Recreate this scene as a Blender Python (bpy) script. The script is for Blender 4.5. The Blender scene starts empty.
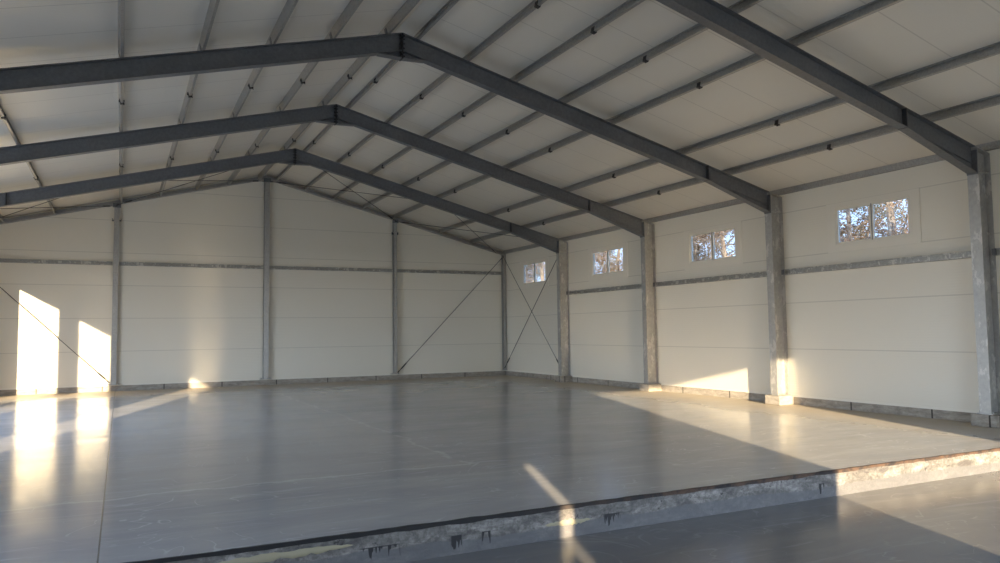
import bpy, bmesh, math, random
from mathutils import Vector, Matrix
R = random.Random(7)
sc = bpy.context.scene
col = sc.collection

# ------------------------------------------------------------------ layout (metres)
W = 17.73            # clear width of the hall; right wall at x=0, left wall at x=-W, gable wall at y=0, camera side y<0
XR = -W / 2          # ridge line
S = 0.2555           # roof slope
ZR = 6.835           # top of the roof beams at the ridge
PH = 0.165           # purlin height
YF = -27.3           # front wall
Y1, BAY = 4.59, 4.525
FY = [-(Y1 + k * BAY) for k in range(4)]        # steel frames
YE = -19.62          # edge of the raised slab
LOW = -0.29          # lower floor level
SLOPE = math.atan(S)
def zt(x): return ZR - S * abs(x - XR)          # top of roof beams
def zc(x): return zt(x) + PH                     # underside of roof panels

# ------------------------------------------------------------------ helpers
def link(o, parent=None):
    col.objects.link(o)
    if parent is not None: o.parent = parent
    return o
def obj(name, bm, mat, parent=None, bevel=0.0, smooth=False):
    bmesh.ops.recalc_face_normals(bm, faces=bm.faces)
    me = bpy.data.meshes.new(name); bm.to_mesh(me); bm.free()
    for m in (mat if isinstance(mat, (list, tuple)) else [mat]): me.materials.append(m)
    if smooth:
        for p in me.polygons: p.use_smooth = True
    o = bpy.data.objects.new(name, me); link(o, parent)
    if bevel:
        b = o.modifiers.new('bevel', 'BEVEL'); b.width = bevel; b.segments = 2; b.limit_method = 'ANGLE'
    return o
def tag(o, label=None, cat=None, group=None, kind='thing'):
    if label: o['label'] = label
    if cat: o['category'] = cat
    if group: o['group'] = group
    if kind: o['kind'] = kind
    return o
def box(bm, x0, x1, y0, y1, z0, z1, mi=0):
    v = [bm.verts.new((x, y, z)) for x in (x0, x1) for y in (y0, y1) for z in (z0, z1)]
    for f in ((0,1,3,2),(4,6,7,5),(0,4,5,1),(2,3,7,6),(0,2,6,4),(1,5,7,3)):
        bm.faces.new([v[i] for i in f]).material_index = mi
def prism_y(bm, pts, y0, y1, mi=0):              # polygon in xz pushed along y
    a = [bm.verts.new((x, y0, z)) for x, z in pts]; b = [bm.verts.new((x, y1, z)) for x, z in pts]
    n = len(pts)
    bm.faces.new(a).material_index = mi; bm.faces.new(b[::-1]).material_index = mi
    for i in range(n): bm.faces.new((a[i], b[i], b[(i+1) % n], a[(i+1) % n])).material_index = mi
def tube(bm, p, q, r0, r1=None, n=8):
    p, q = Vector(p), Vector(q); r1 = r0 if r1 is None else r1
    d = (q - p).normalized(); u = d.orthogonal().normalized(); w = d.cross(u)
    A = [bm.verts.new(p + (u*math.cos(t) + w*math.sin(t))*r0) for t in [2*math.pi*i/n for i in range(n)]]
    B = [bm.verts.new(q + (u*math.cos(t) + w*math.sin(t))*r1) for t in [2*math.pi*i/n for i in range(n)]]
    bm.faces.new(A[::-1]); bm.faces.new(B)
    for i in range(n): bm.faces.new((A[i], A[(i+1) % n], B[(i+1) % n], B[i]))
def mirror_x(bm):
    for v in bm.verts: v.co.x = -W - v.co.x

# ------------------------------------------------------------------ materials
def mat(name, color=(.5,.5,.5), rough=.5, metal=0.0, spec=.5):
    m = bpy.data.materials.new(name); m.use_nodes = True
    b = m.node_tree.nodes['Principled BSDF']
    b.inputs['Base Color'].default_value = (*color, 1); b.inputs['Roughness'].default_value = rough
    b.inputs['Metallic'].default_value = metal; b.inputs['Specular IOR Level'].default_value = spec
    return m
class NT:
    def __init__(s, m): s.t = m.node_tree; s.b = s.t.nodes['Principled BSDF']
    def n(s, typ, **k):
        x = s.t.nodes.new(typ)
        for a, v in k.items(): setattr(x, a, v)
        return x
    def l(s, a, b): s.t.links.new(a, b)
    def pos(s): return s.n('ShaderNodeNewGeometry').outputs['Position']
    def xyz(s):
        x = s.n('ShaderNodeSeparateXYZ'); s.l(s.pos(), x.inputs[0]); return x.outputs
    def math(s, op, a, b=0.0, c=0.0, clamp=False):
        x = s.n('ShaderNodeMath', operation=op); x.use_clamp = clamp
        for i, v in enumerate((a, b, c)):
            if isinstance(v, (int, float)): x.inputs[i].default_value = v
            else: s.l(v, x.inputs[i])
        return x.outputs[0]
    def noise(s, scale, detail=4, rough=.55, stretch=(1,1,1), dist=0.0, off=(0,0,0)):
        mp = s.n('ShaderNodeMapping'); mp.inputs['Scale'].default_value = stretch; mp.inputs['Location'].default_value = off
        s.l(s.pos(), mp.inputs[0])
        x = s.n('ShaderNodeTexNoise'); x.inputs['Scale'].default_value = scale; x.inputs['Detail'].default_value = detail
        x.inputs['Roughness'].default_value = rough; x.inputs['Distortion'].default_value = dist
        s.l(mp.outputs[0], x.inputs['Vector']); return x.outputs['Fac']
    def ramp(s, f, stops):
        r = s.n('ShaderNodeValToRGB'); e = r.color_ramp.elements
        while len(e) < len(stops): e.new(.5)
        for i, (p, c) in enumerate(stops):
            e[i].position = p; e[i].color = (*c, 1) if len(c) == 3 else c
        s.l(f, r.inputs[0]); return r.outputs[0]
    def mix(s, f, a, b, mode='MIX'):
        x = s.n('ShaderNodeMix', data_type='RGBA', blend_type=mode)
        for i, v in ((0, f), (6, a), (7, b)):
            if isinstance(v, (int, float)): x.inputs[i].default_value = v
            elif isinstance(v, tuple): x.inputs[i].default_value = (*v, 1)
            else: s.l(v, x.inputs[i])
        return x.outputs[2]
    def smooth(s, v, a, b):
        x = s.n('ShaderNodeMapRange', interpolation_type='SMOOTHSTEP')
        s.l(v, x.inputs[0]); x.inputs[1].default_value = a; x.inputs[2].default_value = b; return x.outputs[0]
    def bump(s, h, strength=.2, dist=.01, normal=None):
        x = s.n('ShaderNodeBump'); x.inputs['Strength'].default_value = strength; x.inputs['Distance'].default_value = dist
        s.l(h, x.inputs['Height'])
        if normal is not None: s.l(normal, x.inputs['Normal'])
        return x.outputs[0]

def panel_mat(name, color, axis, phase, rib, rough=.42, jd=.28):
    """coated sandwich panel: joints every metre across `axis`, fine pressed ribs between them"""
    m = mat(name, color, rough, 0, .45); t = NT(m)
    c = t.xyz()[axis]
    w = t.math('WRAP', t.math('SUBTRACT', c, phase), .5, -.5)
    d = t.math('ABSOLUTE', w)
    joint = t.math('SUBTRACT', 1, t.smooth(d, .006, .014))
    rb = t.math('SINE', t.math('MULTIPLY', c, 2*math.pi/rib))
    big = t.noise(.6, 3)
    base = t.mix(t.math('MULTIPLY', big, .12), color, tuple(x*.8 for x in color))
    base = t.mix(t.math('MULTIPLY', joint, jd), base, (.20, .17, .13))
    t.l(base, t.b.inputs['Base Color'])
    t.l(t.bump(rb, .22, .002), t.b.inputs['Normal'])
    t.l(t.math('ADD', rough, t.math('MULTIPLY', t.noise(2.5, 3), .06)), t.b.inputs['Roughness'])
    return m
M = {}
WALLC = (.74, .69, .575)
M['wall'] = panel_mat('coated_wall_panel', WALLC, 2, .2026, .05, .36)
M['roof'] = panel_mat('coated_roof_panel', (.72, .68, .59), 1, -.4, .05, .30, .30)
M['flash'] = mat('white_sheet_trim', (.76, .715, .61), .4)

def steel(name, c0, c1, rough=.42, metal=.55, scale=18, blotch=0.0):
    m = mat(name, c0, rough, metal); t = NT(m)
    f = t.noise(scale, 4, .6); g = t.noise(2.2, 3)
    base = t.ramp(f, [(.3, c0), (.7, c1)])
    base = t.mix(t.math('MULTIPLY', g, .35), base, tuple(x*.6 for x in c0))
    if blotch:
        h = t.noise(6, 5, .7, (1, 1, .45))
        base = t.mix(t.smooth(h, .54, .60), base, tuple(min(1, x*blotch) for x in c1))
    t.l(base, t.b.inputs['Base Color'])
    t.l(t.math('ADD', rough - .08, t.math('MULTIPLY', t.noise(9, 3), .2)), t.b.inputs['Roughness'])
    return m
M['beam'] = steel('weathered_galvanised_steel', (.15, .155, .165), (.21, .215, .225), .45, .5)
M['column'] = steel('galvanised_column_steel', (.36, .35, .325), (.46, .445, .41), .42, .4, 14, 1.15)
M['zinc'] = steel('bright_zinc_steel', (.33, .32, .30), (.48, .465, .43), .38, .55, 30)
M['girt'] = steel('mottled_zinc_rail', (.33, .32, .29), (.48, .46, .41), .42, .45, 20, 1.25)
M['dark'] = mat('black_steel', (.018, .018, .02), .5)
M['seam'] = mat('painted_seam_steel', (.06,.06,.063), .5, .3)
M['rod'] = mat('dull_steel_rod', (.06, .058, .055), .5, .4)

# polished concrete slab
def floor_mat(name='power_trowelled_concrete', dark=1.0, spec=.26):
    m = mat(name, (.3,.3,.3), .2, 0, spec); t = NT(m); X = t.xyz()
    big = t.noise(.22, 4, .5, (1, 1.6, 1), .6); mid = t.noise(.9, 5, .6, (.55, 1.7, 1), 1.2); fine = t.noise(14, 5, .7)
    base = t.ramp(big, [(.30, (.38,.375,.38)), (.50, (.47,.455,.44)), (.68, (.54,.52,.49))])
    base = t.mix(.45, base, t.ramp(mid, [(.3, (.30,.305,.33)), (.55, (.43,.42,.41)), (.75, (.56,.545,.52))]))
    base = t.mix(t.math('MULTIPLY', fine, .2), base, (.27,.27,.27))
    # trowel swirls: pale arcs
    sw = t.noise(.55, 2, .5, (1, 1, 1), 3.5, (3, 1, 0)); a = t.math('ABSOLUTE', t.math('SUBTRACT', sw, .5))
    arc = t.math('SUBTRACT', 1, t.smooth(a, .0, .012)); gate = t.smooth(t.noise(1.7, 3, .6, (1,1,1), 0, (9,2,0)), .46, .60)
    base = t.mix(t.math('MULTIPLY', t.math('MULTIPLY', arc, gate), .6), base, (.62,.61,.60))
    st = t.noise(2.6, 3, .7, (.35, 3.2, 1), .8, (1,7,0)); 
    base = t.mix(t.math('MULTIPLY', t.smooth(st, .57, .70), .5), base, (.55,.55,.56))
    # one trowelled pass ends here: a wavering pale lap mark around a warmer field
    wob = t.math('MULTIPLY', t.math('SUBTRACT', t.noise(1.1, 4, .6, (1,1,1), 0, (7,3,0)), .5), .55)
    ex = t.math('ADD', t.math('ADD', X[0], 9.12), wob); ey = t.math('SUBTRACT', t.math('SUBTRACT', -17.05, X[1]), wob)
    e2 = t.math('MAXIMUM', ex, ey)                       # below 0 inside the field
    inside = t.math('SUBTRACT', 1, t.smooth(e2, -.02, .02))
    lap = t.math('SUBTRACT', 1, t.smooth(t.math('ABSOLUTE', e2), .01, .05))
    base = t.mix(t.math('MULTIPLY', inside, .30), base, (.52,.49,.45))
    base = t.mix(t.math('MULTIPLY', t.math('MULTIPLY', lap, t.smooth(mid, .38, .52)), .55), base, (.66,.64,.62))
    # sandy dust lying along the walls
    dy = t.smooth(X[1], -3.4, -.15); dx = t.smooth(X[0], -2.6, -.1)
    dn = t.noise(2.2, 5, .65, (1,1,1), .5)
    dust = t.math('MULTIPLY', t.math('MAXIMUM', dy, dx), t.smooth(dn, .12, .5))
    base = t.mix(t.math('MULTIPLY', dust, .85), base, (.52, .44, .33))
    # saw cut across the bays
    c1 = t.math('ABSOLUTE', t.math('ADD', X[0], 13.25)); cut = t.math('SUBTRACT', 1, t.smooth(c1, .003, .008))
    base = t.mix(t.math('MULTIPLY', cut, .85), base, (.03,.03,.03))
    cb = t.math('ABSOLUTE', t.math('ADD', X[1], 13.64)); cut2 = t.math('SUBTRACT', 1, t.smooth(cb, .004, .010))
    base = t.mix(t.math('MULTIPLY', cut2, .35), base, (.10,.10,.10))
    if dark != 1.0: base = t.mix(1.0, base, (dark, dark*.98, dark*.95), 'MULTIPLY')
    t.l(base, t.b.inputs['Base Color'])
    r = t.math('ADD', .05, t.math('MULTIPLY', t.noise(.7, 3, .55, (.8,1.2,1), .5, (4,4,0)), .26)); r = t.math('ADD', r, t.math('MULTIPLY', dust, .35))
    t.l(r, t.b.inputs['Roughness'])
    n = t.bump(mid, .06, .015); n = t.bump(t.noise(5, 5, .7, (.6,1.5,1)), .05, .003, n)
    n = t.bump(cut, -.6, .01, n)
    t.l(n, t.b.inputs['Normal'])
    return m
M['floor'] = floor_mat()
M['floor_low'] = floor_mat('darker_lower_concrete', .46, .40)  # same slab concrete multiplied to a darker tone, with more specular
def edge_mat():
    m = mat('cast_concrete_edge', (.3,.3,.3), .75); t = NT(m); X = t.xyz()
    a = t.noise(3.2, 6, .7, (1,1,2.5), .6); b = t.noise(22, 5, .75)
    base = t.ramp(a, [(.34, (.085,.078,.07)), (.5, (.19,.175,.155)), (.64, (.34,.315,.28))])
    base = t.mix(t.math('MULTIPLY', t.smooth(b, .42, .62), .55), base, (.07,.063,.055))
    base = t.mix(t.smooth(t.noise(9, 4, .7, (1,1,1), 0, (6,6,6)), .62, .68), base, (.05,.045,.04))
    # darker grey lower band with a wavering top line
    lv = t.math('ADD', X[2], t.math('MULTIPLY', t.math('SUBTRACT', t.noise(1.3, 4, .6), .5), .16))
    low = t.math('SUBTRACT', 1, t.smooth(lv, -.175, -.155))
    base = t.mix(t.math('MULTIPLY', low, .8), base, (.125,.122,.122))
    # black bitumen runs
    dl = t.math('MULTIPLY', t.smooth(t.noise(26, 2, .5, (1,.001,.001), 0, (2,0,0)), .42, .66), .11)
    dr = t.math('SUBTRACT', 1, t.smooth(t.math('SUBTRACT', t.math('SUBTRACT', -.135, dl), X[2]), -.008, .004))
    dg = None
    for xc, hw in ((-11.15, .20), (-10.45, .06), (-10.16, .05), (-8.80, .11), (-12.7, .08), (-5.9, .05), (-3.6, .03)):
        g_ = t.math('SUBTRACT', 1, t.smooth(t.math('ABSOLUTE', t.math('SUBTRACT', X[0], xc)), hw*.7, hw))
        dg = g_ if dg is None else t.math('MAXIMUM', dg, g_)
    zone = t.math('MULTIPLY', t.smooth(X[2], -.30, -.29), t.math('SUBTRACT', 1, t.smooth(X[2], -.13, -.12)))
    base = t.mix(t.math('MULTIPLY', t.math('MULTIPLY', dr, dg), t.math('MULTIPLY', zone, .95)), base, (.015,.014,.014))
    t.l(base, t.b.inputs['Base Color'])
    n = t.bump(b, .5, .006); n = t.bump(a, .5, .02, n); t.l(n, t.b.inputs['Normal'])
    return m
M['edge'] = edge_mat()
def nose_mat():
    m = mat('tarred_rusty_edge', (.03,.025,.02), .8); t = NT(m)
    f = t.noise(5, 5, .7, (1,1,1), .5); X = t.xyz()
    g = t.math('MULTIPLY', t.smooth(X[0], -10.2, -7.2), t.smooth(f, .35, .6))
    base = t.mix(g, (.016,.014,.013), (.095,.052,.03))
    t.l(base, t.b.inputs['Base Color']); t.l(t.bump(f, .8, .01), t.b.inputs['Normal']); return m
M['nose'] = nose_mat()
def plinth_mat():
    m = mat('plinth_concrete', (.3,.26,.21), .85); t = NT(m)
    f = t.noise(4, 6, .7, (1,1,3), .4); g = t.noise(26, 4, .7)
    base = t.ramp(f, [(.3, (.24,.21,.175)), (.5, (.40,.36,.30)), (.7, (.55,.50,.42))])
    base = t.mix(t.math('MULTIPLY', g, .4), base, (.13,.11,.09)); X = t.xyz()
    s = t.math('ADD', X[0], X[1]); w = t.math('ABSOLUTE', t.math('WRAP', s, .85, -.85))
    base = t.mix(t.math('SUBTRACT', 1, t.smooth(w, .01, .02)), base, (.06,.05,.04))
    t.l(base, t.b.inputs['Base Color']); t.l(t.bump(g, .5, .006), t.b.inputs['Normal']); return m
M['plinth'] = plinth_mat()
M['foam'] = mat('dried_yellow_foam', (.36, .32, .21), .85)
M['frame'] = mat('white_window_plastic', (.74, .69, .58), .4)
M['seal'] = mat('window_gasket', (.05,.05,.05), .6)
def glass():
    m = bpy.data.materials.new('window_glass'); m.use_nodes = True; t = m.node_tree; t.nodes.clear()
    o = t.nodes.new('ShaderNodeOutputMaterial'); mx = t.nodes.new('ShaderNodeMixShader')
    tr = t.nodes.new('ShaderNodeBsdfTransparent'); gl = t.nodes.new('ShaderNodeBsdfGlossy'); ge = t.nodes.new('ShaderNodeNewGeometry'); dt = t.nodes.new('ShaderNodeVectorMath'); dt.operation = 'DOT_PRODUCT'
    t.links.new(ge.outputs['Incoming'], dt.inputs[0]); t.links.new(ge.outputs['Normal'], dt.inputs[1])
    def mm(op, a, b):
        x = t.nodes.new('ShaderNodeMath'); x.operation = op
        for i, v in enumerate((a, b)):
            if isinstance(v, (int, float)): x.inputs[i].default_value = v
            else: t.links.new(v, x.inputs[i])
        return x.outputs[0]
    fr = mm('MULTIPLY_ADD', mm('POWER', mm('SUBTRACT', 1, mm('ABSOLUTE', dt.outputs['Value'], 0)), 5), .9)
    fr.node.inputs[2].default_value = .04
    tr.inputs[0].default_value = (.44,.47,.50,1); gl.inputs['Roughness'].default_value = .02
    t.links.new(fr, mx.inputs[0]); t.links.new(tr.outputs[0], mx.inputs[1]); t.links.new(gl.outputs[0], mx.inputs[2]); t.links.new(mx.outputs[0], o.inputs[0])
    return m
M['glass'] = glass()
def bark():
    m = mat('pale_bark', (.5,.4,.3), .85); t = NT(m); f = t.noise(7, 5, .7, (1,1,.35))
    t.l(t.ramp(f, [(.3, (.30,.17,.09)), (.5, (.62,.45,.31)), (.7, (.80,.68,.55))]), t.b.inputs['Base Color']); return m
M['bark'] = bark()
def leaf(name, stops):
    m = mat(name, (.3,.2,.1), .7); t = NT(m); t.l(t.ramp(t.noise(1.4, 4, .8), stops), t.b.inputs['Base Color']); return m
M['leaf'] = leaf('dry_brown_leaves', [(.3, (.24,.14,.09)), (.5, (.50,.30,.17)), (.62, (.42,.33,.17)), (.75, (.75,.55,.42))])
M['needles'] = leaf('olive_needles', [(.3, (.05,.06,.03)), (.5, (.15,.15,.07)), (.7, (.35,.30,.14))])
def earth():
    m = mat('bare_earth', (.25,.19,.12), .95); t = NT(m)
    t.l(t.ramp(t.noise(.7, 6, .7), [(.3, (.17,.14,.09)), (.6, (.30,.25,.18))]), t.b.inputs['Base Color']); return m
M['earth'] = earth()

# ------------------------------------------------------------------ floors and ground
bm = bmesh.new(); box(bm, -W-.1, .1, YE, .1, -.6, 0)
for f in bm.faces:
    c = f.calc_center_median()
    f.material_index = 1 if abs(c.y - YE) < .01 else 0
tag(obj('floor', bm, [M['floor'], M['edge']]), 'raised grey polished concrete slab of the hall', kind='structure')
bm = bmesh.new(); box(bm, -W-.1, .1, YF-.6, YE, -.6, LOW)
tag(obj('floor_lower', bm, M['floor_low']), 'lower grey concrete slab in front of the step', kind='structure')
bm = bmesh.new()
xs = [-W + .12*i for i in range(int(W/.12)+1)]
top = []; 
for i, x in enumerate(xs):                      # ragged strip on the slab arris
    t0, d0 = .006 + R.random()*.006, .020 + R.random()*.012
    top.append((x, t0, d0, .015 + R.random()*.014))
V = [[bm.verts.new(q) for q in ((x, YE+wd, .001), (x, YE+wd, t0), (x, YE-t0, t0), (x, YE-t0, -d0), (x, YE+.002, -d0))] for x, t0, d0, wd in top]
for a, b in zip(V, V[1:]):
    for k in range(4): bm.faces.new((a[k], a[k+1], b[k+1], b[k]))
tag(obj('trim_1', bm, M['nose']), 'ragged black and rusty strip along the slab edge', kind='structure')
bm = bmesh.new(); box(bm, -140, 140, -140, 140, -1.0, -.62)
tag(obj('ground', bm, M['earth']), 'bare earth around the hall', kind='structure')

# dried foam patches stuck to the slab face
def foam(x0, x1, zmid, hgt, label):
    bm = bmesh.new(); n = 22; prev = None
    for i in range(n+1):
        u = i/n; x = x0 + (x1-x0)*u; e = math.sin(math.pi*u)**.5 if 0 < u < 1 else 0
        up = zmid + hgt*(.25 + .35*R.random())*e; dn = zmid - hgt*(.3+.5*R.random())*e
        mids = (up+dn)/2
        row = [bm.verts.new((x, YE+.001, up+.003)), bm.verts.new((x, YE-.010*e-.003, mids + (up-mids)*.6)),
               bm.verts.new((x, YE-.012*e-.003, mids + (dn-mids)*.6)), bm.verts.new((x, YE+.001, dn-.003))]
        if prev:
            for k in range(3): bm.faces.new((prev[k], prev[k+1], row[k+1], row[k]))
        prev = row
    tag(obj('foam_patch', bm, M['foam'], smooth=True), label, 'foam', None)
foam(-12.45, -11.38, -.085, .055, 'long crust of dried yellow foam on the slab face beside the saw cut')
foam(-9.55, -9.05, -.150, .045, 'short yellow foam crust on the slab face under the thin streak of sun')

# ------------------------------------------------------------------ walls
WZ = .2026
def wall_cells(bm, axis, fixed0, fixed1, a0, a1, z0, z1, holes):
    """rectangle a0..a1 x z0..z1 with rectangular holes (ha0, ha1, hz0, hz1), as solid cells"""
    A = sorted({a0, a1, *[h[0] for h in holes], *[h[1] for h in holes]}); Zs = sorted({z0, z1, *[h[2] for h in holes], *[h[3] for h in holes]})
    A = [a for a in A if a0 <= a <= a1]; Zs = [z for z in Zs if z0 <= z <= z1]
    pa = {}
    def V(i, j, k):
        key = (i, j, k)
        if key not in pa:
            f = (fixed0, fixed1)[k]; a = A[i]; z = Zs[j]
            pa[key] = bm.verts.new((f, a, z) if axis == 'x' else (a, f, z))
        return pa[key]
    def solid(i, j):
        if not (0 <= i < len(A)-1 and 0 <= j < len(Zs)-1): return False
        ca, cz = (A[i]+A[i+1])/2, (Zs[j]+Zs[j+1])/2
        return not any(h[0] < ca < h[1] and h[2] < cz < h[3] for h in holes)
    for i in range(len(A)-1):
        for j in range(len(Zs)-1):
            if not solid(i, j): continue
            for k in (0, 1): bm.faces.new((V(i,j,k), V(i+1,j,k), V(i+1,j+1,k), V(i,j+1,k)))
            if not solid(i-1, j): bm.faces.new((V(i,j,0), V(i,j+1,0), V(i,j+1,1), V(i,j,1)))
            if not solid(i+1, j): bm.faces.new((V(i+1,j,0), V(i+1,j+1,0), V(i+1,j+1,1), V(i+1,j,1)))
            if not solid(i, j-1): bm.faces.new((V(i,j,0), V(i+1,j,0), V(i+1,j,1), V(i,j,1)))
            if not solid(i, j+1): bm.faces.new((V(i,j+1,0), V(i+1,j+1,0), V(i+1,j+1,1), V(i,j+1,1)))
TH = .10
WIN = [(-2.33, '1'), (-6.89, '2'), (-11.44, '3'), (-15.93, '4')]
WW, WZ0, WZ1 = .84, 3.335, 4.115
DOORZ = 4.24
RD = (-26.9, -25.2)                               # unseen opening added on the shaded side to let in sky fill light
whole = [(y-WW, y+WW, WZ0, WZ1) for y, _ in WIN]
bm = bmesh.new(); wall_cells(bm, 'x', 0, TH, YF, 0, WZ, zc(0)-.002, whole + [(RD[0], RD[1], WZ, 4.1)])
tag(obj('wall_right', bm, M['wall']), 'long cream panel wall with four small high windows', kind='structure')
LD = [(-8.90, -5.40), (-12.87, -9.97), (-21.95, -19.05)]
bm = bmesh.new(); wall_cells(bm, 'x', -W-TH, -W, YF, 0, WZ, zc(0)-.002, [(a, b, WZ, DOORZ) for a, b in LD])
tag(obj('wall_left', bm, M['wall']), 'cream panel wall with open gateways', kind='structure')
bm = bmesh.new()
prism_y(bm, [(-W-TH, WZ), (TH, WZ), (TH, zc(TH)-.002), (XR, zc(XR)-.002), (-W-TH, zc(TH)-.002)], 0, TH)
tag(obj('wall_back', bm, M['wall']), 'cream panel gable wall at the end of the hall', kind='structure')
FD = (-8.30, -4.62, LOW, 3.72)                    # gateway in the front wall, behind the camera
SL = (-12.03, -11.88, LOW, 2.0)                  # slit added to throw the thin sun streak on the floor
bm = bmesh.new(); wall_cells(bm, 'y', YF-TH, YF, -W-TH, TH, LOW, 4.5, [FD, SL])
prism_y(bm, [(-W-TH, 4.5), (TH, 4.5), (TH, zc(TH)-.002), (XR, zc(XR)-.002), (-W-TH, zc(TH)-.002)], YF-TH, YF)
tag(obj('wall_front', bm, M['wall']), 'cream panel gable wall with a gateway', kind='structure')
# concrete plinths under the panels
def plinth(nm, *b):
    bm = bmesh.new()
    for q in b: box(bm, *q)
    tag(obj(nm, bm, M['plinth']), kind='structure')
plinth('baseboard_right', (-.004, TH, YE, .0, 0, WZ-.03), (-.004, TH, YF, RD[0], LOW, WZ-.03))
plinth('baseboard_back', (-W-TH, TH, -.004, TH, 0, WZ-.03))
lb = []; ys = [YF] + [v for d in sorted(LD) for v in d] + [0]
for a, b in zip(ys[::2], ys[1::2]): lb.append((-W-TH, -W+.004, a, b, LOW if a < YE else 0, WZ-.03))
plinth('baseboard_left', *lb)
# pale drip trim at the foot of the panels
bm = bmesh.new()
box(bm, -.012, -.001, YE-.3, -.0, WZ-.035, WZ+.012); box(bm, -.03, -.0, YE-.3, -.0, WZ-.035, WZ-.028)
tag(obj('trim_2', bm, M['flash']), kind='structure')
bm = bmesh.new()
box(bm, -W, -.02, -.012, -.001, WZ-.035, WZ+.012); box(bm, -W, -.02, -.03, 0, WZ-.035, WZ-.028)
tag(obj('trim_3', bm, M['flash']), kind='structure')
# corner flashing
bm = bmesh.new(); box(bm, -.10, -.002, -.006, -.001, WZ, 4.7); box(bm, -.006, -.001, -.10, -.002, WZ, 4.7)
tag(obj('trim_4', bm, M['flash']), kind='structure')
# ceiling: two slopes of roof panels
for nm, s in (('ceiling_right', 1), ('ceiling_left', -1)):
    bm = bmesh.new(); xe = .35
    prism_y(bm, [(XR, zc(XR)), (xe, zc(xe)), (xe, zc(xe)+.12), (XR, zc(XR)+.124)], YF-.3, .3)
    if s < 0: mirror_x(bm)
    tag(obj(nm, bm, M['roof']), kind='structure')
# ridge lining
bm = bmesh.new()
for s in (1, -1):
    a = XR; b = XR + s*.24; z0, z1 = zc(XR), zc(b)
    prism_y(bm, [(a, z0-.004), (b, z1-.004), (b, z1-.010), (a, z0-.010)], YF, 0)
tag(obj('trim_5', bm, M['flash']), kind='structure')

# ------------------------------------------------------------------ windows
for i, (yc, n) in enumerate(WIN):
    bm = bmesh.new()
    # flat sheet surround on the wall
    o, h = 1.03, .15
    wall_cells(bm, 'x', -.012, -.001, yc-o, yc+o, WZ0-h+.01, WZ1+h-.06, [(yc-WW+.01, yc+WW-.01, WZ0+.01, WZ1-.01)])
    # frame lining the hole
    wall_cells(bm, 'x', .0, TH-.005, yc-WW+.001, yc+WW-.001, WZ0+.001, WZ1-.001, [(yc-WW+.03, yc+WW-.03, WZ0+.03, WZ1-.03)])
    w = tag(obj('window_'+n, bm, M['frame']), kind='structure')
    for s in (-1, 1):
        a, b = (yc-WW+.031, yc-.012) if s < 0 else (yc+.012, yc+WW-.031)
        bm = bmesh.new(); wall_cells(bm, 'x', .012, .05, a, b, WZ0+.031, WZ1-.031, [(a+.028, b-.028, WZ0+.059, WZ1-.059)])
        sash = obj('window_sash', bm, M['frame'], w)
        bm = bmesh.new(); box(bm, .026, .032, a+.022, b-.022, WZ0+.053, WZ1-.053)
        obj('window_pane', bm, M['glass'], sash)
    bm = bmesh.new(); box(bm, .015, .045, yc-.011, yc+.011, WZ0+.031, WZ1-.031)
    obj('mullion', bm, M['beam'], w)

# ------------------------------------------------------------------ steel columns with concrete pedestals
ORD = ['first from the gable', 'second from the gable', 'third from the gable', 'closest to the slab step']
FH = .095
def column(k, side):
    y = FY[k]; bm = bmesh.new(); xi, xo = -.357, -.014
    z0 = WZ + .012
    def zz(x): return zt(x) - .02
    prism_y(bm, [(xi, z0), (xi+.014, z0), (xi+.014, zz(xi)), (xi, zz(xi))], y-FH, y+FH)      # inner flange
    prism_y(bm, [(xo-.014, z0), (xo, z0), (xo, zz(xo)), (xo-.014, zz(xo))], y-FH, y+FH)      # outer flange
    prism_y(bm, [(xi+.013, z0), (xo-.013, z0), (xo-.013, zz(xo)), (xi+.013, zz(xi))], y-.005, y+.005)
    for zs in (4.235,):                                                                     # stiffeners
        box(bm, xi+.013, xo-.013, y-FH+.008, y+FH-.008, zs-.006, zs+.006)
    prism_y(bm, [(xi-.006, zz(xi)), (xo, zz(xo)), (xo, zz(xo)+.012), (xi-.006, zz(xi)+.012)], y-FH, y+FH)   # cap plate
    if side < 0: mirror_x(bm)
    name = 'steel_column'
    where = 'beside the windowed wall' if side > 0 else 'opposite the windows'
    c = obj(name, bm, M['column'])
    tag(c, ('galvanised steel column %s, %s' % (where, ORD[k])), 'column', 'columns beside the windows' if side > 0 else 'columns by the gateways')
    bm = bmesh.new(); box(bm, xi-.03, xo+.005, y-.13, y+.13, WZ-.002, WZ+.012)
    for dx in (.03, .30):
        for dy in (-.11, .11): tube(bm, (xi+dx, y+dy, WZ+.011), (xi+dx, y+dy, WZ+.05), .012, n=6)
    if side < 0: mirror_x(bm)
    obj('base_plate', bm, M['zinc'], c)
    bm = bmesh.new()                                                                        # end plate on the flange
    box(bm, xi-.018, xi-.001, y-FH+.003, y+FH-.003, 4.19, 4.60)
    for z in (4.24, 4.33, 4.42, 4.51):
        for dy in (-.055, .055): tube(bm, (xi+.012, y+dy, z), (xi+.04, y+dy, z), .014, n=6)
    if side < 0: mirror_x(bm)
    obj('end_plate', bm, M['beam'], c)
    # pedestal
    bm = bmesh.new(); box(bm, -.43, -.006, y-.21, y+.21, 0.001, WZ-.003)
    if side < 0: mirror_x(bm)
    p = obj('concrete_pedestal', bm, M['plinth'], bevel=.012)
    tag(p, 'concrete block under the column %s, %s' % (where, ORD[k]), 'pedestal', 'column pedestals')
for k in range(4):
    column(k, 1)
for k in range(4): column(k, -1)

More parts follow.
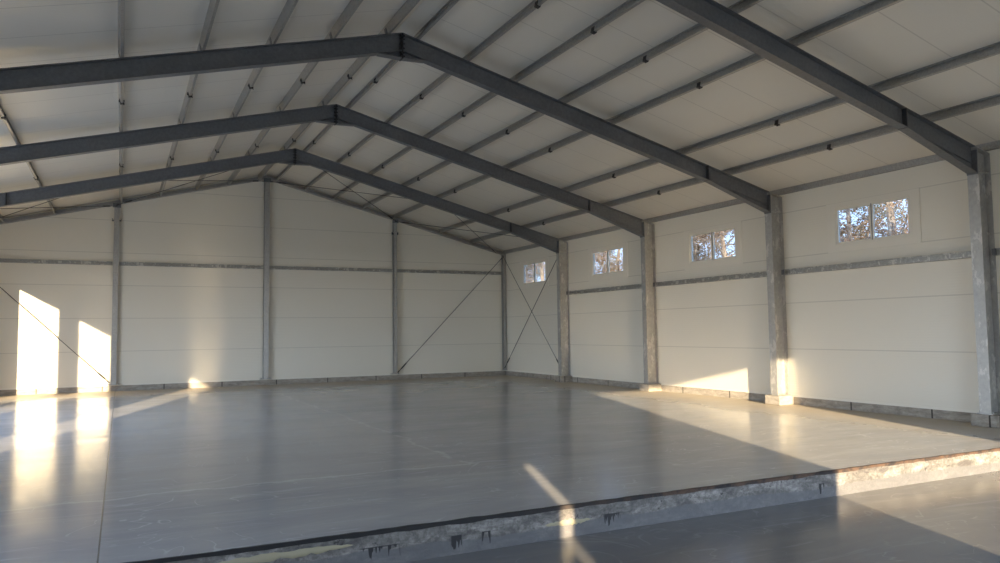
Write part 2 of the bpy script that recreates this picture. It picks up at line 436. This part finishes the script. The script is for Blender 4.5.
# ------------------------------------------------------------------ roof beams
def slab_strip(bm, pts, t, y0, y1):               # thin sheet following pts (upper line) with thickness t downwards
    for (x0, z0), (x1, z1) in zip(pts, pts[1:]):
        prism_y(bm, [(x0, z0), (x1, z1), (x1, z1-t), (x0, z0-t)], y0, y1)
D = .315; HX = -2.10; RX = .42
FO = ['first from the gable', 'second from the gable', 'third from the gable', 'cut by the picture top']
def beam(k, side):
    y = FY[k]; bm = bmesh.new(); h = .08
    xe = -.377
    tl = [(xe, zt(xe)), (XR+.012, zt(XR+.012))]
    slab_strip(bm, tl, .012, y-h, y+h)                                       # top flange
    bl = [(xe, 4.215), (HX, zt(HX)-D), (XR+.012, zt(XR+.012)-D)]
    slab_strip(bm, [(a, b+.012) for a, b in bl], .012, y-h, y+h)             # bottom flange
    prism_y(bm, [(xe, zt(xe)-.011), (XR+.012, zt(XR+.012)-.011), (XR+.012, zt(XR+.012)-D+.011), (HX, zt(HX)-D+.011), (xe, 4.226)], y-.004, y+.004)
    # original bottom flange carried through the haunch
    slab_strip(bm, [(xe, zt(xe)-D+.03), (HX, zt(HX)-D+.012)], .008, y-.03, y+.03)
    if side < 0: mirror_x(bm)
    o = obj('roof_beam', bm, M['beam'])
    sd = 'rising from the windowed wall' if side > 0 else 'on the slope opposite the windows'
    tag(o, 'dark steel roof beam %s, %s' % (sd, FO[k]), 'roof beam', 'roof beams on the window slope' if side > 0 else 'roof beams on the far slope')
    # ridge haunch
    bm = bmesh.new(); x0, x1 = XR+.013, XR+RX
    zb = 6.40
    prism_y(bm, [(x0, zt(x0)-D-.001), (x1, zt(x1)-D-.001), (x0, zb)], y-.004, y+.004)
    slab_strip(bm, [(x0, zb), (x1, zt(x1)-D)], .012, y-h+.005, y+h-.005)
    if side < 0: mirror_x(bm)
    obj('ridge_haunch', bm, M['beam'], o)
    # plates
    bm = bmesh.new(); box(bm, XR+.0005, XR+.0125, y-h, y+h, 6.38, zt(XR)-.004)
    for z in (6.43, 6.49, 6.57, 6.65, 6.73, 6.79):
        for dy in (-.05, .05): tube(bm, (XR+.012, y+dy, z), (XR+.045, y+dy, z), .015, n=6)
    if side < 0: mirror_x(bm)
    obj('ridge_plate', bm, M['dark'], o)
    bm = bmesh.new(); c, s_ = math.cos(SLOPE), math.sin(SLOPE); x, z = HX, zt(HX)
    for dx in (-.010, .004):
        prism_y(bm, [(x+dx, z+.004), (x+dx+.007, z+.002), (x+dx+.007, z-D-.003), (x+dx, z-D-.003)], y-h+.002, y+h-.002)
    if side < 0: mirror_x(bm)
    obj('splice_plate', bm, M['seam'], o)
    return o
for k in range(4):
    beam(k, 1); beam(k, -1)

# ------------------------------------------------------------------ purlins
OFF = [.29, 1.24, 2.21, 3.26, 4.37, 6.12, 7.38]
WORD = ['first', 'second', 'third', 'fourth', 'fifth', 'sixth', 'seventh', 'eighth']
CLY = [-5.70, -11.27, -16.25]
def purlin(i, side):
    off = OFF[i] - (.055 if side < 0 else 0); x = XR + off; z = zt(x)
    c, s_ = math.cos(SLOPE), math.sin(SLOPE)
    def P(u, v): return (x - u*c + v*s_, z + u*s_ + v*c)      # opening faces the ridge; u down the slope, v up from the beam
    hv = PH*c - .002; w = .045; t = .0035
    prof = [(-w/2, .001), (w/2, .001), (w/2, .034), (w/2-t, .034), (w/2-t, .001+t), (-w/2+t, .001+t), (-w/2+t, hv-t), (w/2-t, hv-t), (w/2-t, hv-.016), (w/2, hv-.016), (w/2, hv), (-w/2, hv)]
    bm = bmesh.new()
    a = [bm.verts.new((P(u, v)[0], YF+.02, P(u, v)[1])) for u, v in prof]
    b = [bm.verts.new((P(u, v)[0], -.02, P(u, v)[1])) for u, v in prof]
    n = len(prof)
    for j in range(n): bm.faces.new((a[j], a[(j+1)%n], b[(j+1)%n], b[j]))
    bm.faces.new(a); bm.faces.new(b)
    if side < 0: mirror_x(bm)
    slope = 'window slope' if side > 0 else 'slope opposite the windows'
    o = obj('purlin', bm, M['zinc'])
    extra = ', beside the ridge' if i == 0 else (', below the wide gap' if i == 5 else '')
    tag(o, 'zinc purlin, %s down from the ridge%s, %s' % (WORD[i], extra, slope), 'purlin', 'purlins on the window slope' if side > 0 else 'purlins on the far slope')
    for yc in CLY:                                                 # black sag-rod clips, with a short hanging bolt
        bm = bmesh.new(); yc2 = yc + R.uniform(-.06, .06)
        for (u0, u1, v0, v1) in ((-w/2-.012, -w/2-.001, -.010, .075), (w/2+.001, w/2+.012, -.010, .075), (-w/2-.012, w/2+.012, -.014, -.001)):
            q = [P(u0, v0), P(u1, v0), P(u1, v1), P(u0, v1)]
            prism_y(bm, q, yc2-.038, yc2+.038)
        p0, p1 = P(.02, -.012), P(.02, -.045)
        tube(bm, (p0[0], yc2-.03, p0[1]), (p1[0], yc2-.03, p1[1]), .009, n=6)
        p0, p1 = P(-.048, .04), P(.048, .04)
        tube(bm, (p0[0], yc2, p0[1]), (p1[0], yc2, p1[1]), .016, n=6)
        if side < 0: mirror_x(bm)
        obj('clip', bm, M['dark'], o)
    for y in FY:                                                   # cleat bolted to each roof beam
        bm = bmesh.new(); q = [P(-w/2-.008, .002), P(-w/2-.001, .002), P(-w/2-.001, .12), P(-w/2-.008, .12)]
        prism_y(bm, q, y-.05, y+.05)
        q = [P(-w/2-.05, .001), P(-w/2-.001, .001), P(-w/2-.001, .008), P(-w/2-.05, .008)]; prism_y(bm, q, y-.05, y+.05)
        if side < 0: mirror_x(bm)
        obj('cleat', bm, M['beam'], o)
for side in (1, -1):
    for i in range(len(OFF)): purlin(i, side)
# eave beams along the wall heads
for side in (1, -1):
    bm = bmesh.new()
    prism_y(bm, [(-.055, zt(-.055)+.045), (-.004, zt(-.004)+.045), (-.004, zc(-.004)-.004), (-.055, zc(-.055)-.004)], YF+.02, -.02)
    if side < 0: mirror_x(bm)
    tag(obj('eave_beam', bm, M['zinc']), 'zinc-coated eave beam along the head of the %s wall' % ('windowed' if side > 0 else 'gateway'), 'eave beam')

# ------------------------------------------------------------------ gable wall steelwork
GP = [-4.43, XR, -13.30]
GN = ['post on the gable wall, between the ridge post and the windowed wall', 'post on the gable wall, rising to the ridge', 'post on the gable wall, where the floor saw cut ends']
for x, lb, hw in zip(GP, GN, (.056, .080, .074)):
    bm = bmesh.new(); zt_ = min(zt(x-.1), zt(x+.1)) + .03
    y0, y1 = -.19, -.016
    box(bm, x-hw, x+hw, y0, y0+.010, WZ+.012, zt_); box(bm, x-hw, x+hw, y1-.010, y1, WZ+.012, zt_)
    box(bm, x-.004, x+.004, y0+.009, y1-.009, WZ+.012, zt_)
    if x == XR:                                       # small stiffening lips make the ridge post read as a box
        box(bm, x-hw, x-hw+.006, y0+.009, y0+.05, WZ+.012, zt_); box(bm, x+hw-.006, x+hw, y0+.009, y0+.05, WZ+.012, zt_)
    o = tag(obj('gable_post', bm, M['zinc']), 'galvanised ' + lb, 'post', 'posts on the gable wall')
    bm = bmesh.new(); box(bm, x-hw-.10, x+hw+.10, -.23, -.015, WZ-.002, WZ+.012)
    for dx in (-hw-.06, hw+.06): tube(bm, (x+dx, -.12, WZ+.01), (x+dx, -.12, WZ+.05), .012, n=6)
    obj('base_plate', bm, M['zinc'], o)
    if x != XR:
        for s in (-1, 1):
            bm = bmesh.new()
            box(bm, min(x+s*(hw+.001), x+s*(hw+.055)), max(x+s*(hw+.001), x+s*(hw+.055)), -.17, -.10, 5.155, 5.195)
            box(bm, min(x+s*(hw+.04), x+s*(hw+.055)), max(x+s*(hw+.04), x+s*(hw+.055)), -.17, -.10, 5.195, 5.24)
            obj('bracket', bm, M['dark'], o)
    bm = bmesh.new(); box(bm, x-.11, x+.11, -.20, -.195, zt_-.14, zt_-.01)
    obj('head_plate', bm, M['beam'], o)
# corner posts
for x, lb in ((-.085, 'slim dark corner post where gable and windowed wall meet'), (-W+.10, 'slim dark corner post at the gateway end of the gable wall')):
    bm = bmesh.new(); zz = zt(-.2) + .02
    box(bm, x-.06, x+.06, -.17, -.162, WZ+.012, zz); box(bm, x-.06, x+.06, -.025, -.017, WZ+.012, zz); box(bm, x-.004, x+.004, -.163, -.024, WZ+.012, zz)
    o = tag(obj('corner_post', bm, M['zinc']), lb, 'post')
    bm = bmesh.new(); box(bm, x-.09, x+.075, -.21, -.017, WZ-.002, WZ+.011)
    obj('base_plate', bm, M['zinc'], o)
# rake beams
for side in (1, -1):
    bm = bmesh.new(); y0, y1 = -.165, -.018
    pts = [(-.02, zt(-.02)+.125), (XR+.003, zt(XR)+.125)]
    slab_strip(bm, [(a, b-.03) for a, b in pts], .006, y0, y1)
    slab_strip(bm, [(a, b-.145) for a, b in pts], .006, y0, y1)
    slab_strip(bm, [(a, b-.035) for a, b in pts], .112, y1-.007, y1-.001)
    slab_strip(bm, [(a, b-.105) for a, b in pts], .042, y0, y0+.005)
    slab_strip(bm, [(a, b-.035) for a, b in pts], .022, y0, y0+.005)
    if side < 0: mirror_x(bm)
    tag(obj('rake_beam', bm, M['zinc']), 'zinc channel along the sloping gable head, %s' % ('windows side of the ridge' if side > 0 else 'side opposite the windows'), 'rake beam')
def rail(bm, a0, a1, z, axis, dep=.10, hh=.055):
    """C rail: back, two flanges, lips"""
    for (d0, d1, z0, z1) in ((.002, .006, -hh, hh), (.002, dep, hh-.004, hh), (.002, dep, -hh, -hh+.004), (dep-.004, dep, hh-.022, hh), (dep-.004, dep, -hh, -hh+.022)):
        if axis == 'x': box(bm, a0, a1, -d1, -d0, z+z0, z+z1)
        else: box(bm, -d1, -d0, a0, a1, z+z0, z+z1)
gx = [-W+.15, -13.30-.087, -13.30+.087, XR-.097, XR+.097, -4.43-.077, -4.43+.077, -.15]
gl = ['beside the tall sun patches', 'between the saw-cut post and the ridge post', 'from the ridge post toward the windowed wall', 'meeting the windowed wall']
for j in range(4):
    bm = bmesh.new(); rail(bm, gx[2*j], gx[2*j+1], 3.871, 'x')
    tag(obj('wall_rail', bm, M['girt']), 'zinc rail on the gable wall, %s' % gl[j], 'wall rail', 'rails on the gable wall')
wl = ['under the second window from the gable', 'under the third window from the gable', 'under the biggest looking window', 'past the last column, cut by the picture edge']
for j in range(4):
    a = FY[j] - FH - .002; b = (FY[j+1] + FH + .002) if j < 3 else -19.85
    bm = bmesh.new(); rail(bm, b, a, 2.885, 'y', .11, .058)
    wr = tag(obj('wall_rail', bm, M['girt']), 'mottled zinc rail on the windowed wall, %s' % wl[j], 'wall rail', 'rails on the windowed wall')
    for yy in (a-.04, b+.04):
        bm = bmesh.new(); box(bm, -.125, -.112, yy-.035, yy+.035, 2.83, 2.94)
        obj('cleat', bm, M['beam'], wr)

# ------------------------------------------------------------------ bracing rods
def rod(p, q, label, group=None, r=.010, tb=.14):
    p, q = Vector(p), Vector(q); bm = bmesh.new(); tube(bm, p, q, r)
    o = tag(obj('brace_rod', bm, M['rod'], smooth=False), label, 'brace rod', group)
    bm = bmesh.new(); d = (q-p).normalized(); a = p + d*(q-p).length*tb
    tube(bm, a - d*.12, a + d*.12, .021); tube(bm, a - d*.15, a - d*.12, .015); tube(bm, a + d*.12, a + d*.15, .015)
    obj('turnbuckle', bm, M['dark'], o)
    for e0, e1 in ((p - d*.02, p + d*.07), (q - d*.07, q + d*.02)):
        bm = bmesh.new(); tube(bm, e0, e1, .016, n=6); obj('end_fitting', bm, M['dark'], o)
rod((-4.33, -.13, .27), (-.17, -.13, 4.45), 'diagonal steel brace rod on the gable wall, meeting the windowed wall corner', tb=.05)
rod((-13.42, -.13, .27), (-W+.17, -.13, 4.42), 'diagonal steel brace rod on the gable wall, crossing the tall sun patch', tb=.05)
rod((-.14, -.22, .30), (-.14, Y1*-1+.12, 4.35), 'brace rod beside the smallest looking window, rising toward the first column', tb=.07)
rod((-.17, -.22, 4.52), (-.17, Y1*-1+.12, .33), 'brace rod beside the smallest looking window, falling toward the first column', tb=.93)
RL = {1: 'on the window slope', -1: 'on the other slope'}
for side in (1, -1):
    for j, (xa, xb) in enumerate(((XR+.12, -4.43), (-4.43, -.45))):
        for d in (0, 1):
            x0, x1 = (xa, xb) if d == 0 else (xb, xa)
            dz = -.055 if d == 0 else -.085
            p = Vector((x0, FY[0]+.09, zt(x0)+dz)); q = Vector((x1, -.20, zt(x1)+dz))
            if side < 0: p.x, q.x = -W-p.x, -W-q.x
            a = 'upper half' if j == 0 else 'lower half'
            b = 'lower end at the gable' if d == 0 else 'upper end at the gable'
            rod(p, q, 'roof brace rod %s, %s, %s' % (RL[side], a, b), 'roof brace rods of the end bay', .0085, .93)

# ------------------------------------------------------------------ trees beyond the windows
def tree_meshes(seed, leafn, needles=False):
    r = random.Random(seed)
    bm = bmesh.new(); H = r.uniform(9.5, 12); pts = [Vector((0,0,0))]
    for i in range(1, 8): pts.append(Vector((r.uniform(-.12,.12)*i*.5, r.uniform(-.12,.12)*i*.5, H*i/7)))
    for i in range(7): tube(bm, pts[i], pts[i+1], .17*(1-i/8), .17*(1-(i+1)/8), 8)
    tips = []
    for b in range(34):
        h = r.uniform(.17, .97)*7; i = min(6, int(h)); p = pts[i].lerp(pts[i+1], h-i)
        a = r.uniform(0, 2*math.pi); L = r.uniform(1.2, 3.2)*(1.15-h/9)
        q = p + Vector((math.cos(a)*L, math.sin(a)*L, L*r.uniform(.1, .75)))
        tube(bm, p, q, .035, .010, 5); tips.append((p, q))
        for _ in range(4):
            s = r.uniform(.3, 1); m_ = p.lerp(q, s); e = m_ + Vector((r.uniform(-.8,.8), r.uniform(-.8,.8), r.uniform(-.3,.8)))
            tube(bm, m_, e, .014, .005, 4); tips.append((m_, e))
    t = bpy.data.meshes.new('tree_trunk'); bm.to_mesh(t); bm.free(); t.materials.append(M['bark'])
    bm = bmesh.new()
    for _ in range(leafn):
        p, q = r.choice(tips); c = p.lerp(q, r.uniform(.25, 1.1)) + Vector((r.gauss(0,.16), r.gauss(0,.16), r.gauss(0,.14)))
        s = r.uniform(.035, .075); u = Vector((r.gauss(0,1), r.gauss(0,1), r.gauss(0,1))).normalized(); w = u.orthogonal().normalized()
        n = u.cross(w)
        bm.faces.new([bm.verts.new(c + (u*a_ + w*b_ + n*c_)*s) for a_, b_, c_ in ((-1,-.1,0),(0,-.5,.15),(1,0,0),(0,.5,.15))])
    f = bpy.data.meshes.new('tree_foliage'); bm.to_mesh(f); bm.free(); f.materials.append(M['needles'] if needles else M['leaf'])
    return t, f
KINDS = [tree_meshes(11, 9500), tree_meshes(23, 8500), tree_meshes(31, 7500, True), tree_meshes(47, 5500)]
KL = ['brown-leaved tree', 'slender brown-leaved tree', 'olive green tree', 'thinly leaved pale tree']
CAM = Vector((-13.1283, -25.9046, 1.6615))
spots = []
for wi, (yc, n) in enumerate(WIN):
    d = Vector((0, yc, 3.7)) - CAM
    for j, (dist, lat) in enumerate(((6.5, -.35), (9.5, .5), (13, -1.4), (15.5, 1.1), (21, .1))):
        t = dist/d.x; p = CAM + d*(1+t)
        side = Vector((-d.y, d.x, 0)).normalized()
        p = p + side*(lat*(1+dist/20))
        if all((Vector((p.x, p.y)) - s[0]).length > 3.4 for s in spots): spots.append((Vector((p.x, p.y)), wi, j))
WN = ['the smallest looking window', 'the second window from the gable', 'the third window from the gable', 'the biggest looking window']
DP = ['first row', 'second row', 'third row', 'fourth row', 'last row']
for i, (p, wi, j) in enumerate(spots):
    k = (0, 1, 3, 0, 2)[j] if wi % 2 else (1, 0, 0, 3, 2)[j]
    t, f = KINDS[k]
    o = bpy.data.objects.new('tree', None); link(o); o.location = (p.x, p.y, -.62); o.rotation_euler.z = R.uniform(0, 6.28); s = R.uniform(.85, 1.1); o.scale = (s, s, s)
    tag(o, '%s of the %s seen through %s' % (KL[k], DP[j], WN[wi]), 'tree', 'trees beyond the windows')
    a = bpy.data.objects.new('trunk', t); link(a, o); a['kind'] = 'thing'
    b = bpy.data.objects.new('foliage', f); link(b, o); b['kind'] = 'thing'

# ------------------------------------------------------------------ light
sun = bpy.data.lights.new('sun', 'SUN'); sun.energy = 12.0; sun.angle = math.radians(.55); sun.color = (1, .80, .53)
so = link(bpy.data.objects.new('sun', sun)); so.rotation_euler = Vector((.342, 1, -.202)).to_track_quat('-Z', 'Y').to_euler()
w = bpy.data.worlds.new('sky'); sc.world = w; w.use_nodes = True; t = w.node_tree
bg = t.nodes['Background']; tc = t.nodes.new('ShaderNodeTexCoord'); sp = t.nodes.new('ShaderNodeSeparateXYZ'); rp = t.nodes.new('ShaderNodeValToRGB')
t.links.new(tc.outputs['Generated'], sp.inputs[0]); t.links.new(sp.outputs[2], rp.inputs[0]); t.links.new(rp.outputs[0], bg.inputs[0])
e = rp.color_ramp.elements; e[0].position = 0; e[0].color = (.90, .86, .80, 1); e[1].position = .55; e[1].color = (.34, .56, 1.0, 1)
m_ = e.new(.07); m_.color = (.60, .76, .98, 1)
bg.inputs[1].default_value = 6.0
def portal(loc, rot, sx, sy):
    l = bpy.data.lights.new('portal', 'AREA'); l.shape = 'RECTANGLE'; l.size = sx; l.size_y = sy; l.cycles.is_portal = True
    o = link(bpy.data.objects.new('portal', l)); o.location = loc; o.rotation_euler = rot
H = math.pi/2
for a, b in LD: portal((-W-.05, (a+b)/2, 2.17), (0, -H, 0), 4.0, b-a)          # facing +x
portal((.05, sum(RD)/2, 2.15), (0, H, 0), 3.9, RD[1]-RD[0])                      # facing -x
portal(((FD[0]+FD[1])/2, YF-.05, (FD[2]+FD[3])/2), (H, 0, 0), FD[1]-FD[0], FD[3]-FD[2])   # facing +y

# ------------------------------------------------------------------ camera
cam = bpy.data.cameras.new('camera'); co = link(bpy.data.objects.new('camera', cam))
cam.sensor_fit = 'HORIZONTAL'; cam.sensor_width = 36; cam.lens = 759.46/1000*36; cam.clip_end = 500; cam.clip_start = .05
r_, u_, f_ = Vector((.895004, -.445889, -.012254)), Vector((-.018293, -.064141, .997773)), Vector((.445682, .892787, .065563))
Mx = Matrix((r_, u_, -f_)).transposed().to_4x4(); Mx.translation = CAM; co.matrix_world = Mx
sc.camera = co
sc.view_settings.view_transform = 'Standard'; sc.view_settings.look = 'None'; sc.view_settings.gamma = 1; sc.view_settings.use_curve_mapping = False
sc.view_settings.exposure = 0.55
sc.cycles.max_bounces = 10; sc.cycles.diffuse_bounces = 7; sc.cycles.glossy_bounces = 5; sc.cycles.transparent_max_bounces = 12
sc.cycles.caustics_reflective = True; sc.cycles.blur_glossy = .05; sc.cycles.sample_clamp_indirect = 25
sc.cycles.use_denoising = True
